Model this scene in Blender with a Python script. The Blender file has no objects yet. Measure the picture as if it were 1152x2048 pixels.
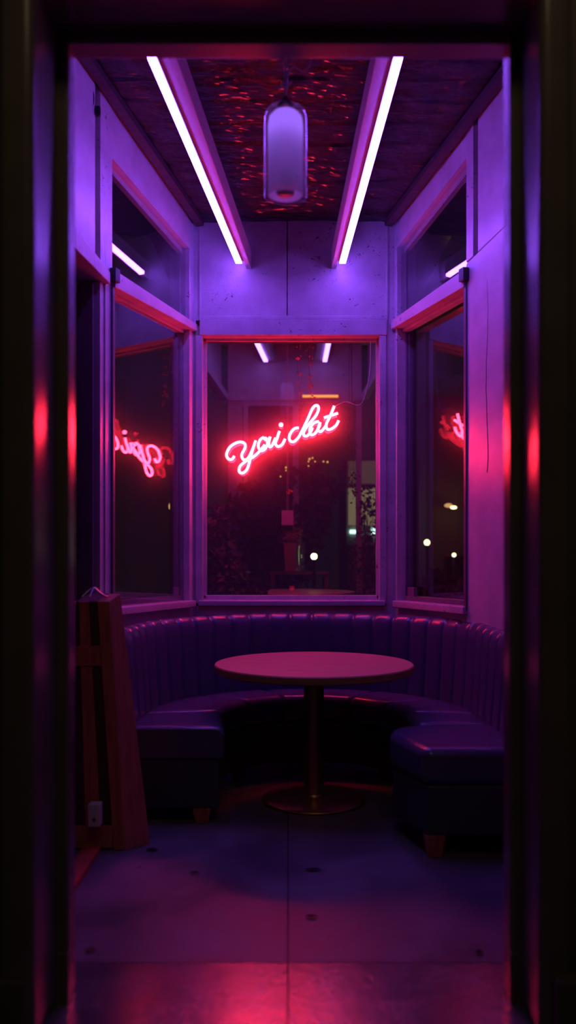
import bpy, bmesh, math, random
from mathutils import Vector
random.seed(7)
sc = bpy.context.scene
C = sc.collection
EYE = 1.37          # camera height
F = 1750.0          # focal length in pixels of the 1152x2048 frame
# ---------------------------------------------------------------- camera
cam_d = bpy.data.cameras.new('camera')
cam = bpy.data.objects.new('camera', cam_d)
C.objects.link(cam)
cam.location = (0, 0, EYE)
cam.rotation_euler = (math.radians(90), 0, 0)
cam_d.sensor_fit = 'HORIZONTAL'
cam_d.sensor_width = 36
cam_d.lens = 36 * F / 1152
cam_d.shift_y = 76 / 1152
cam_d.clip_start = 0.02
cam_d.clip_end = 200
cam_d.dof.use_dof = True
cam_d.dof.focus_distance = 5.5
cam_d.dof.aperture_fstop = 2.0
sc.camera = cam
# ---------------------------------------------------------------- world, exposure
w = bpy.data.worlds.new('night'); sc.world = w; w.use_nodes = True
bg = w.node_tree.nodes['Background']
bg.inputs[0].default_value = (1.0, 0.78, 0.72, 1)
bg.inputs[1].default_value = 0.0035
sc.view_settings.view_transform = 'Standard'
sc.view_settings.look = 'None'
sc.view_settings.exposure = 0.0
sc.view_settings.gamma = 1.0
sc.view_settings.use_curve_mapping = False
try:
    sc.cycles.use_denoising = True
    sc.cycles.sample_clamp_indirect = 8
except Exception:
    pass
# unseen warm fill lamp, added to lift the dark fronts facing the camera
ld = bpy.data.lights.new('added_fill_light', 'AREA'); ld.shape = 'RECTANGLE'; ld.size = 1.6; ld.size_y = 0.5
ld.energy = 6.5; ld.color = (1.0, 0.72, 0.42)
lo = bpy.data.objects.new('added_fill_light', ld); C.objects.link(lo)
lo.location = (0.3, 0.4, 4.6); lo.rotation_euler = (math.radians(42), 0, 0)

LED_COL = (0.26, 0.074, 1.0); LED_STR = 54.0
NEON_COL = (1.0, 0.026, 0.07); NEON_STR = 96.0

# ---------------------------------------------------------------- helpers
def S(px, py, D):
    return Vector(((px - 575) * D / F, D, EYE + (1100 - py) * D / F))

def mat(name, base=(.5, .5, .5), rough=.5, metal=0.0, spec=.5, coat=0.0, emit=None, es=0.0):
    m = bpy.data.materials.new(name); m.use_nodes = True
    b = m.node_tree.nodes['Principled BSDF']
    b.inputs['Base Color'].default_value = (*base, 1)
    b.inputs['Roughness'].default_value = rough
    b.inputs['Metallic'].default_value = metal
    b.inputs['Specular IOR Level'].default_value = spec
    b.inputs['Coat Weight'].default_value = coat
    b.inputs['Coat Roughness'].default_value = .12
    if emit:
        b.inputs['Emission Color'].default_value = (*emit, 1)
        b.inputs['Emission Strength'].default_value = es
    return m

def nodes(m): return m.node_tree.nodes, m.node_tree.links, m.node_tree.nodes['Principled BSDF']

def coords(m, scale=(1, 1, 1)):
    n, l, b = nodes(m)
    tc = n.new('ShaderNodeTexCoord'); mp = n.new('ShaderNodeMapping')
    mp.inputs['Scale'].default_value = scale
    l.new(tc.outputs['Object'], mp.inputs['Vector'])
    return mp.outputs['Vector']

def noise(m, vec, scale, detail=4, rough=.55, dist=0):
    n, l, b = nodes(m)
    t = n.new('ShaderNodeTexNoise')
    t.inputs['Scale'].default_value = scale; t.inputs['Detail'].default_value = detail
    t.inputs['Roughness'].default_value = rough; t.inputs['Distortion'].default_value = dist
    l.new(vec, t.inputs['Vector'])
    return t.outputs['Fac']

def ramp(m, fac, stops):
    n, l, b = nodes(m)
    r = n.new('ShaderNodeValToRGB')
    cr = r.color_ramp
    while len(cr.elements) < len(stops): cr.elements.new(.5)
    for e, (p, c) in zip(cr.elements, stops):
        e.position = p; e.color = (*c, 1) if len(c) == 3 else c
    l.new(fac, r.inputs['Fac'])
    return r.outputs['Color']

def bump(m, h, strength=.4, dist=.004, prev=None):
    n, l, b = nodes(m)
    bp = n.new('ShaderNodeBump'); bp.inputs['Strength'].default_value = strength
    bp.inputs['Distance'].default_value = dist
    l.new(h, bp.inputs['Height'])
    if prev: l.new(prev, bp.inputs['Normal'])
    l.new(bp.outputs['Normal'], b.inputs['Normal'])
    return bp.outputs['Normal']

def math_n(m, op, a, b_):
    n, l, b = nodes(m)
    x = n.new('ShaderNodeMath'); x.operation = op
    for i, v in enumerate((a, b_)):
        if isinstance(v, (int, float)): x.inputs[i].default_value = v
        else: l.new(v, x.inputs[i])
    return x.outputs[0]

def mixc(m, fac, c1, c2):
    n, l, b = nodes(m)
    x = n.new('ShaderNodeMix'); x.data_type = 'RGBA'
    if isinstance(fac, float): x.inputs['Factor'].default_value = fac
    else: l.new(fac, x.inputs['Factor'])
    for i, v in ((6, c1), (7, c2)):
        if isinstance(v, tuple): x.inputs[i].default_value = (*v, 1)
        else: l.new(v, x.inputs[i])
    return x.outputs[2]

# ---------------------------------------------------------------- materials
def make_paint(name, base, rough, peel=.62, scale=1.0, grain=(1, 1, 1), bs=.35):
    m = mat(name, base, rough, spec=.5)
    n, l, b = nodes(m)
    v = coords(m); vg = coords(m, grain)
    fine = noise(m, vg, 85 * scale, 3)
    big = noise(m, v, 3.5 * scale, 3)
    mid = noise(m, v, 34 * scale, 5, .7, 1.2)
    # flakes: small ragged chips, gathered where the large noise is high
    msk = math_n(m, 'MULTIPLY', math_n(m, 'GREATER_THAN', big, peel), math_n(m, 'GREATER_THAN', mid, .62))
    tone = ramp(m, noise(m, v, 6, 4), [(.3, tuple(c * .82 for c in base)), (.7, tuple(min(1, c * 1.08) for c in base))])
    l.new(mixc(m, msk, tone, (.05, .035, .04)), b.inputs['Base Color'])
    h = math_n(m, 'SUBTRACT', fine, math_n(m, 'MULTIPLY', msk, 1.6))
    bump(m, h, bs, .004)
    return m

M = {}
M['paint'] = make_paint('cracked_gloss_paint', (.60, .56, .60), .36, peel=.57)
M['trim'] = make_paint('weathered_trim_paint', (.60, .55, .60), .30, peel=.56, grain=(1, 1, .12), bs=.5)
M['plaster'] = make_paint('satin_wall_paint', (.62, .58, .62), .30, peel=.72, bs=.18)
M['frame'] = make_paint('dark_gloss_frame', (.16, .13, .12), .22, peel=.9, grain=(1, 1, .08), bs=.12)
M['head'] = make_paint('neon_glow_door_head', (.34, .28, .32), .27, peel=.9, bs=.06)  # frame paint made paler and glossier to show the neon's red glow
M['head'].node_tree.nodes['Principled BSDF'].inputs['Specular IOR Level'].default_value = 1.0
M['head'].node_tree.nodes['Principled BSDF'].inputs['Coat Weight'].default_value = 1.0
M['head'].node_tree.nodes['Principled BSDF'].inputs['Coat Roughness'].default_value = .25
M['outer'] = make_paint('dark_outer_wall', (.11, .095, .07), .5, peel=.8, bs=.2)
M['sash'] = make_paint('sash_paint', (.20, .15, .19), .35, peel=.7, grain=(1, 1, .1), bs=.3)

m = mat('rough_dark_planks', (.05, .03, .03), .24, spec=1.0, coat=.5)
n, l, b = nodes(m); v = coords(m, (.9, 7.5, 1))
f1 = noise(m, v, 3.2, 8, .66, .6); v2 = coords(m, (2.5, 22, 1)); f2 = noise(m, v2, 5, 6, .7, .4)
h = math_n(m, 'ADD', f1, math_n(m, 'MULTIPLY', f2, .5))
vs = coords(m); sep = n.new('ShaderNodeSeparateXYZ'); l.new(vs, sep.inputs[0])
saw = math_n(m, 'FRACT', math_n(m, 'MULTIPLY', sep.outputs['Y'], 6.2), 0)
gap = math_n(m, 'LESS_THAN', saw, .05)
h = math_n(m, 'SUBTRACT', h, math_n(m, 'MULTIPLY', gap, .8))
bump(m, h, .8, .03)
l.new(ramp(m, f1, [(.35, (.004, .003, .005)), (.7, (.06, .035, .04))]), b.inputs['Base Color'])
M['ceiling'] = m

m = mat('concrete_slab', (.14, .13, .15), .42, spec=.5)
n, l, b = nodes(m); v = coords(m)
a1 = noise(m, v, 2.2, 6, .6); a2 = noise(m, v, 28, 5, .65)
l.new(mixc(m, math_n(m, 'MULTIPLY', math_n(m, 'GREATER_THAN', noise(m, v, 9, 5, .7, .8), .70), .8),
           ramp(m, a1, [(.3, (.085, .08, .10)), (.7, (.19, .175, .20))]), (.02, .016, .018)), b.inputs['Base Color'])
l.new(ramp(m, a1, [(.35, (.30, .30, .30)), (.62, (.46, .46, .46))]), b.inputs['Roughness'])
bump(m, math_n(m, 'ADD', a2, math_n(m, 'MULTIPLY', a1, 1.5)), .30, .006)
M['floor'] = m
m = mat('worn_polished_slab', (.14, .13, .15), .3, spec=1.0, coat=1.0)
m.node_tree.nodes['Principled BSDF'].inputs['Coat Roughness'].default_value = .22
n, l, b = nodes(m); v = coords(m)
a1 = noise(m, v, 5, 6, .65, .5); a2 = noise(m, v, 40, 4, .6)
l.new(ramp(m, a1, [(.3, (.06, .055, .075)), (.7, (.12, .11, .14))]), b.inputs['Base Color'])
l.new(ramp(m, a1, [(.35, (.16, .16, .16)), (.65, (.27, .27, .27))]), b.inputs['Roughness'])
bump(m, math_n(m, 'ADD', a2, math_n(m, 'MULTIPLY', a1, 2.0)), .32, .006)
M['floor_near'] = m
M['grout'] = mat('dark_grout', (.012, .01, .012), .9)

def leather(name, base, rough):
    m = mat(name, base, rough, spec=.55)
    v = coords(m)
    bump(m, math_n(m, 'ADD', noise(m, v, 160, 3), math_n(m, 'MULTIPLY', noise(m, v, 9, 3), 2.5)), .14, .004)
    return m
M['leather'] = leather('navy_leather', (.085, .078, .15), .22)
M['leather_base'] = leather('dark_leather_base', (.045, .05, .07), .5)
M['piping'] = mat('dark_piping', (.03, .04, .12), .35)

def wood(name, c1, c2, rough, grain=(1.2, 14, 14), spec=.45):
    m = mat(name, c1, rough, spec=spec)
    n, l, b = nodes(m); v = coords(m, grain)
    f = noise(m, v, 4, 6, .6, .7)
    l.new(ramp(m, f, [(.3, c2), (.68, c1)]), b.inputs['Base Color'])
    bump(m, f, .12, .003)
    return m
M['table'] = wood('table_wood', (.60, .36, .26), (.40, .21, .14), .42)
M['table_edge'] = wood('table_edge_wood', (.36, .20, .10), (.25, .12, .06), .5, (3, 3, 30))
M['redwood'] = wood('old_red_wood', (.55, .15, .11), (.32, .08, .06), .6, (12, 12, 1.2))
M['darkwood'] = wood('dark_brown_wood', (.09, .04, .03), (.04, .018, .014), .6, (12, 12, 1.2))
M['beam'] = wood('painted_beam', (.78, .68, .72), (.66, .55, .60), .45, (14, 1.2, 14))
M['strip'] = wood('red_threshold_wood', (.55, .10, .05), (.36, .06, .03), .5, (12, 1.2, 12))
M['ledger'] = wood('dark_ledger_board', (.09, .06, .07), (.05, .03, .035), .5)
M['bronze'] = mat('brown_bronze', (.42, .22, .12), .34, metal=.85)
M['steel'] = mat('worn_steel', (.5, .5, .55), .35, metal=.9)
M['black'] = mat('black_metal', (.02, .02, .022), .4)
M['cord'] = mat('pale_cord', (.55, .5, .55), .4)
M['alu'] = mat('white_channel', (.6, .58, .6), .5)
M['soil'] = mat('dark_yard_ground', (.03, .028, .025), .9)
M['leaf'] = mat('dark_leaf', (.05, .075, .03), .5)
M['dryleaf'] = mat('dry_reddish_leaf', (.35, .15, .08), .6)
M['stem'] = mat('thin_brown_stem', (.06, .04, .025), .7)
M['blossom'] = mat('yellow_blossom', (.8, .6, .08), .5)
M['orange'] = mat('orange_petal', (.85, .22, .03), .5)
M['white'] = mat('white_ceramic', (.75, .7, .75), .45)
M['potgrey'] = mat('grey_lilac_ceramic', (.22, .22, .42), .5)
M['twin'] = make_paint('mirrored_bay_paint', (.42, .38, .42), .45, peel=.75)
M['beige'] = mat('beige_render', (.30, .25, .18), .8)

def emis(name, col, s):
    m = bpy.data.materials.new(name); m.use_nodes = True
    n, l = m.node_tree.nodes, m.node_tree.links
    n.clear(); o = n.new('ShaderNodeOutputMaterial'); e = n.new('ShaderNodeEmission')
    e.inputs[0].default_value = (*col, 1); e.inputs[1].default_value = s
    l.new(e.outputs[0], o.inputs[0]); return m
M['led'] = emis('violet_led_diffuser', LED_COL, LED_STR)
M['led_mirrored'] = emis('mirrored_violet_led', (.34, .14, 1.0), 7.0)
M['neon'] = emis('red_neon_gas', NEON_COL, NEON_STR)
M['warm'] = emis('warm_lamp', (1.0, .85, .35), 5)
M['amber'] = emis('amber_tube', (1.0, .42, .08), 1.0)
M['cold'] = emis('cold_shop_light', (.55, 1.0, .9), 2.2)
M['globe'] = emis('greenish_globe_lamp', (.85, 1.0, .45), 4.5)
M['lit'] = emis('lit_room_behind_glass', (.14, .115, .06), 1.0)
M['lit_dim'] = emis('dim_lit_blind', (.05, .03, .022), 1.0)

def glass(name, r0=.06, scatter=.03, tint=(1, 1, 1), scatter_col=(.8, .8, .8)):
    m = bpy.data.materials.new(name); m.use_nodes = True
    n, l = m.node_tree.nodes, m.node_tree.links
    n.clear(); o = n.new('ShaderNodeOutputMaterial')
    tr = n.new('ShaderNodeBsdfTransparent'); tr.inputs[0].default_value = (*tint, 1)
    gl = n.new('ShaderNodeBsdfGlossy'); gl.inputs['Roughness'].default_value = .0
    df = n.new('ShaderNodeBsdfDiffuse'); df.inputs[0].default_value = (*scatter_col, 1)
    lw = n.new('ShaderNodeLayerWeight'); lw.inputs[0].default_value = .5
    pw = n.new('ShaderNodeMath'); pw.operation = 'POWER'; pw.inputs[1].default_value = 4.0
    l.new(lw.outputs['Facing'], pw.inputs[0])
    mr = n.new('ShaderNodeMapRange'); mr.inputs['To Min'].default_value = r0; mr.inputs['To Max'].default_value = 1
    l.new(pw.outputs[0], mr.inputs['Value'])
    a = n.new('ShaderNodeMixShader'); a.inputs[0].default_value = scatter  # diffuse share, lets bright tubes leave a glow on the glass
    l.new(tr.outputs[0], a.inputs[1]); l.new(df.outputs[0], a.inputs[2])
    c = n.new('ShaderNodeMixShader'); l.new(mr.outputs[0], c.inputs[0])
    l.new(a.outputs[0], c.inputs[1]); l.new(gl.outputs[0], c.inputs[2])
    l.new(c.outputs[0], o.inputs[0])
    return m
M['pane'] = glass('halo_window_glass', .05, .045)  # diffuse share added so the neon throws a halo on the pane
M['pane_side'] = glass('side_window_glass', .08, .008)
M['clear'] = glass('clear_lamp_glass', .04, .14)
M['bottle'] = glass('clear_bottle_glass', .12, .03)

def frosted(name, col, e=None, es=0):
    m = bpy.data.materials.new(name); m.use_nodes = True
    n, l = m.node_tree.nodes, m.node_tree.links
    n.clear(); o = n.new('ShaderNodeOutputMaterial')
    a = n.new('ShaderNodeBsdfDiffuse'); a.inputs[0].default_value = (*col, 1)
    t = n.new('ShaderNodeBsdfTranslucent'); t.inputs[0].default_value = (*col, 1)
    x = n.new('ShaderNodeMixShader'); x.inputs[0].default_value = .5
    l.new(a.outputs[0], x.inputs[1]); l.new(t.outputs[0], x.inputs[2]); l.new(x.outputs[0], o.inputs[0])
    return m
M['frost'] = frosted('frosted_lamp_glass', (.85, .82, .88))

# neon glass: thin red-tinted tube around the glowing gas
m = bpy.data.materials.new('neon_outer_tube'); m.use_nodes = True
n, l = m.node_tree.nodes, m.node_tree.links; n.clear()
o = n.new('ShaderNodeOutputMaterial'); tr = n.new('ShaderNodeBsdfTransparent'); tr.inputs[0].default_value = (1, .75, .75, 1)
em = n.new('ShaderNodeEmission'); em.inputs[0].default_value = (1, .03, .06, 1); em.inputs[1].default_value = 4.0
x = n.new('ShaderNodeMixShader'); x.inputs[0].default_value = .16
l.new(tr.outputs[0], x.inputs[1]); l.new(em.outputs[0], x.inputs[2]); l.new(x.outputs[0], o.inputs[0])
M['neon_tube'] = m

# ---------------------------------------------------------------- object helpers
def link(name, me, m, parent=None, smooth=False):
    o = bpy.data.objects.new(name, me); C.objects.link(o)
    if m: me.materials.append(m)
    if parent: o.parent = parent
    if smooth:
        for p in me.polygons: p.use_smooth = True
    return o

def obj(name, bm, m, parent=None, smooth=False, bevel=0, seg=2, ang=35):
    me = bpy.data.meshes.new(name)
    bmesh.ops.recalc_face_normals(bm, faces=bm.faces[:])
    bm.to_mesh(me); bm.free()
    o = link(name, me, m, parent, smooth)
    if bevel:
        b = o.modifiers.new('bevel', 'BEVEL'); b.width = bevel; b.segments = seg
        b.limit_method = 'ANGLE'; b.angle_limit = math.radians(ang); b.harden_normals = False
        for p in me.polygons: p.use_smooth = True
        wn = o.modifiers.new('wn', 'WEIGHTED_NORMAL'); wn.keep_sharp = True
    return o

def thing(name, label, cat, loc=(0, 0, 0), group=None, kind=None):
    o = bpy.data.objects.new(name, None); C.objects.link(o); o.location = loc
    o.empty_display_size = .1
    if label: o['label'] = label
    if cat: o['category'] = cat
    if group: o['group'] = group
    if kind: o['kind'] = kind
    return o
def tag(o, label, cat, group=None, kind=None):
    o['label'] = label; o['category'] = cat
    if group: o['group'] = group
    if kind: o['kind'] = kind
    return o
def struct(o):
    o['kind'] = 'structure'; return o

def hexa(bm, p):
    """eight corners: 0-3 bottom loop, 4-7 top loop"""
    v = [bm.verts.new(q) for q in p]
    for f in ((0, 1, 2, 3), (4, 5, 6, 7), (0, 1, 5, 4), (1, 2, 6, 5), (2, 3, 7, 6), (3, 0, 4, 7)):
        bm.faces.new([v[i] for i in f])
def box(bm, x0, x1, y0, y1, z0, z1):
    hexa(bm, [(x0, y0, z0), (x1, y0, z0), (x1, y1, z0), (x0, y1, z0), (x0, y0, z1), (x1, y0, z1), (x1, y1, z1), (x0, y1, z1)])
def prism(bm, pts, z0, z1):
    a = [bm.verts.new((x, y, z0)) for x, y in pts]; b = [bm.verts.new((x, y, z1)) for x, y in pts]
    bm.faces.new(a); bm.faces.new(b); k = len(pts)
    for i in range(k): bm.faces.new([a[i], a[(i + 1) % k], b[(i + 1) % k], b[i]])
def lathe(bm, prof, c=(0, 0, 0), seg=48):
    rings = []
    for r, z in prof:
        if r < 1e-5: rings.append([bm.verts.new((c[0], c[1], c[2] + z))])
        else: rings.append([bm.verts.new((c[0] + r * math.cos(2 * math.pi * i / seg), c[1] + r * math.sin(2 * math.pi * i / seg), c[2] + z)) for i in range(seg)])
    for A, B in zip(rings, rings[1:]):
        for i in range(seg):
            j = (i + 1) % seg
            if len(A) == 1 and len(B) == 1: continue
            if len(A) == 1: bm.faces.new([A[0], B[i], B[j]])
            elif len(B) == 1: bm.faces.new([A[i], A[j], B[0]])
            else: bm.faces.new([A[i], A[j], B[j], B[i]])
def smooth_path(pts, k=6):
    P = [Vector(p) for p in pts]; out = []
    for i in range(len(P) - 1):
        a = P[max(i - 1, 0)]; b = P[i]; c = P[i + 1]; d = P[min(i + 2, len(P) - 1)]
        for j in range(k):
            t = j / k
            out.append(.5 * ((2 * b) + (c - a) * t + (2 * a - 5 * b + 4 * c - d) * t * t + (3 * b - a - 3 * c + d) * t ** 3))
    out.append(P[-1]); return out
def tube(bm, pts, r, seg=8, r1=None):
    P = [Vector(p) for p in pts]; rings = []; up = Vector((0, 1, .01)).normalized()
    for i, p in enumerate(P):
        t = (P[min(i + 1, len(P) - 1)] - P[max(i - 1, 0)])
        if t.length < 1e-9: t = Vector((0, 0, 1))
        t.normalize(); u = up
        if abs(t.dot(u)) > .95: u = Vector((1, 0, 0))
        a = t.cross(u).normalized(); b = t.cross(a).normalized()
        rr = r if r1 is None else r + (r1 - r) * i / (len(P) - 1)
        rings.append([bm.verts.new(p + rr * (a * math.cos(2 * math.pi * k / seg) + b * math.sin(2 * math.pi * k / seg))) for k in range(seg)])
    for A, B in zip(rings, rings[1:]):
        for k in range(seg):
            bm.faces.new([A[k], A[(k + 1) % seg], B[(k + 1) % seg], B[k]])
    bm.faces.new(rings[0]); bm.faces.new(rings[-1][::-1])
def sphere(bm, c, r, sx=1, sy=1, sz=1):
    ret = bmesh.ops.create_uvsphere(bm, u_segments=16, v_segments=10, radius=r)
    for v in ret['verts']:
        v.co = Vector((v.co.x * sx, v.co.y * sy, v.co.z * sz)) + Vector(c)

# ---------------------------------------------------------------- wall frames
YB = 5.9
XL, KL = -.637, .33
XR, KR = .718, .37
def wx(side, y): return (XL - KL * (YB - y)) if side < 0 else (XR + KR * (YB - y))
def wn(side):
    k = KL if side < 0 else KR
    s = math.hypot(1, k)
    return Vector((1 / s, -k / s, 0)) if side < 0 else Vector((-1 / s, -k / s, 0))
def wy(side, px):
    """depth at which the sight line through column px meets the side wall"""
    t = (px - 575) / F
    if side < 0: return (-XL + KL * YB) / (-t + KL)
    return (XR + KR * YB) / (t + KR)
def wz(side, px, py):
    y = wy(side, px); return EYE + (1100 - py) * y / F
def wbox(bm, side, ya, yb, za, zb, w0, w1):
    """slab in a side wall. za=(bottom,top) at depth ya, zb=(bottom,top) at yb; w = distance into the room"""
    n_ = wn(side)
    def P(y, z, w_): return Vector((wx(side, y), y, z)) + n_ * w_
    hexa(bm, [P(ya, za[0], w0), P(yb, zb[0], w0), P(yb, zb[0], w1), P(ya, za[0], w1),
              P(ya, za[1], w0), P(yb, zb[1], w0), P(yb, zb[1], w1), P(ya, za[1], w1)])
CS = .254
ZC = EYE + 652 / F * YB
def cz(y): return ZC + CS * (YB - y)
def line(p, q):
    return lambda y: p[1] + (q[1] - p[1]) * (y - p[0]) / (q[0] - p[0])

# ---------------------------------------------------------------- floor
bm = bmesh.new(); box(bm, -2.6, 2.6, -3.0, 6.15, -.12, -.006)
struct(obj('floor', bm, M['grout']))
g = .0025
for i, (x0, x1, y0, y1, mm) in enumerate(((-2.6, -g, 2.906 + g, 6.15, 'floor'), (g, 2.6, 2.906 + g, 6.15, 'floor'),
                           (-2.6, -g, .9, 2.906 - g, 'floor_near'), (g, 2.6, .9, 2.906 - g, 'floor_near'),
                           (-2.6, -g, -3, .9 - 2 * g, 'floor'), (g, 2.6, -3, .9 - 2 * g, 'floor'))):
    bm = bmesh.new(); box(bm, x0, x1, y0, y1, -.0058, 0)
    struct(obj('floor_slab', bm, M[mm], bpy.data.objects['floor']))
# ---------------------------------------------------------------- ceiling
from mathutils import noise as mn
bm = bmesh.new()
def xz(y, x, dz=0): return (x, y, cz(y) + dz)
nx_, ny_ = 110, 300
grid = []
for j in range(ny_ + 1):
    y = 2.9 + 3.15 * j / ny_
    row = []
    for i in range(nx_ + 1):
        x = -1.4 + 2.9 * i / nx_
        h = mn.fractal(Vector((x * 2.2, y * 17, 0)), .8, 2.1, 5) * .015 + mn.fractal(Vector((x * 7, y * 38, 7)), .9, 2.0, 3) * .006
        if (y * 6.2) % 1.0 < .06: h += .010
        row.append(bm.verts.new((x, y, cz(y) + .012 + max(-.024, h))))
    grid.append(row)
for j in range(ny_):
    for i in range(nx_): bm.faces.new([grid[j][i], grid[j][i + 1], grid[j + 1][i + 1], grid[j + 1][i]])
hexa(bm, [xz(2.6, -2.1, .06), xz(2.6, 2.1, .06), xz(6.1, 2.1, .06), xz(6.1, -2.1, .06), xz(2.6, -2.1, .16), xz(2.6, 2.1, .16), xz(6.1, 2.1, .16), xz(6.1, -2.1, .16)])
struct(obj('ceiling', bm, M['ceiling']))
# ledger boards where the ceiling meets the side walls
k_ = 0
for s in (-1, 1):
    bm = bmesh.new()
    wbox(bm, s, 2.9, YB - .02, (cz(2.9) - .03, cz(2.9) + .01), (cz(YB) - .03, cz(YB) + .01), .03, .085)
    k_ += 1
    struct(obj('trim_%d' % k_, bm, M['ledger']))

# ---------------------------------------------------------------- back wall
bw = struct(thing('wall_back', None, None, (0, 0, 0)))
del_keys = [k for k in ('label', 'category') if k in bw]
def SB(px, py): return S(px, py, YB)
xo0, xo1 = SB(404, 0).x, SB(758, 0).x          # opening
zo1, zo0 = SB(0, 672).z, SB(0, 1198).z
zh = SB(0, 641).z
bm = bmesh.new()
box(bm, XL - .06, SB(572.5, 0).x, YB, YB + .14, zh, cz(YB) + .1)
box(bm, SB(574.5, 0).x, XR + .05, YB, YB + .14, zh, cz(YB) + .1)
box(bm, -.02, .02, YB + .06, YB + .14, zh, cz(YB) + .1)
box(bm, XL - .06, XR + .05, YB + .0, YB + .14, 0, zo0 - .045)
box(bm, XL - .06, xo0 - .045, YB, YB + .14, zo0 - .045, zh)
box(bm, xo1 + .045, XR + .05, YB, YB + .14, zo0 - .045, zh)
o = obj('plaster', bm, M['paint'], bw)
for xa, xb in ((XL - .145, XL - .061), (XR + .051, XR + .135)):
    bm = bmesh.new(); box(bm, xa, xb, YB - .004, YB + .14, 0, cz(YB) + .1)
    obj('corner_stile', bm, M['sash'], bw)
# header band, corner battens
bm = bmesh.new(); box(bm, SB(399, 0).x, SB(772, 0).x, YB - .028, YB + .05, zo1, zh)
obj('header_board', bm, M['trim'], bw, bevel=.004)
bm = bmesh.new(); box(bm, SB(399, 0).x, SB(772, 0).x, YB - .012, YB + .01, zh + .004, zh + .03)
obj('header_fillet', bm, M['trim'], bw, bevel=.004)
for px0, px1 in ((397, 401), (771, 775)):
    bm = bmesh.new(); box(bm, SB(px0, 0).x, SB(px1, 0).x, YB - .012, YB + .01, zh, cz(YB))
    obj('corner_batten', bm, M['trim'], bw, bevel=.003)
# ---------------------------------------------------------------- window 1 (back)
w1 = struct(thing('window_1', None, None, (0, 0, 0)))
def jamb(px0, px1, y0, y1, z0, z1, nm, mm='trim', par=w1, bv=.004):
    bm = bmesh.new(); box(bm, S(px0, 0, YB).x, S(px1, 0, YB).x, y0, y1, z0, z1)
    return obj(nm, bm, M[mm], par, bevel=bv)
jamb(391, 404.5, YB - .022, YB + .12, zo0 - .03, zo1, 'window_frame')
jamb(757.5, 771, YB - .022, YB + .12, zo0 - .03, zo1, 'window_frame')
bm = bmesh.new(); box(bm, xo0, xo1, YB + .0, YB + .13, zo1 - .004, zo1 + .06); obj('window_frame', bm, M['trim'], w1, bevel=.004)
# inner stops close to the glass
bm = bmesh.new()
zi0, zi1 = zo0 + .0, zo1 - .022
box(bm, xo0, xo0 + .022, YB + .055, YB + .12, zi0, zo1); box(bm, xo1 - .016, xo1, YB + .055, YB + .12, zi0, zo1)
box(bm, xo0, xo1, YB + .055, YB + .12, zo1 - .022, zo1); box(bm, xo0, xo1, YB + .055, YB + .12, zo0 - .01, zo0 + .022)
obj('glazing_bead', bm, M['trim'], w1, bevel=.003)
bm = bmesh.new(); box(bm, SB(397, 0).x, SB(768, 0).x, YB - .05, YB + .12, zo0 - .045, zo0 - .008)
obj('window_sill', bm, M['trim'], w1, bevel=.006)
bm = bmesh.new(); box(bm, SB(393, 0).x, SB(772, 0).x, YB - .026, YB + .02, zo0 - .11, zo0 - .047)
obj('sill_apron', bm, M['trim'], w1, bevel=.006)
bm = bmesh.new(); box(bm, xo0 + .005, xo1 - .005, YB + .075, YB + .081, zo0, zo1 - .005)
obj('window_glass', bm, M['pane'], w1)

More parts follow.
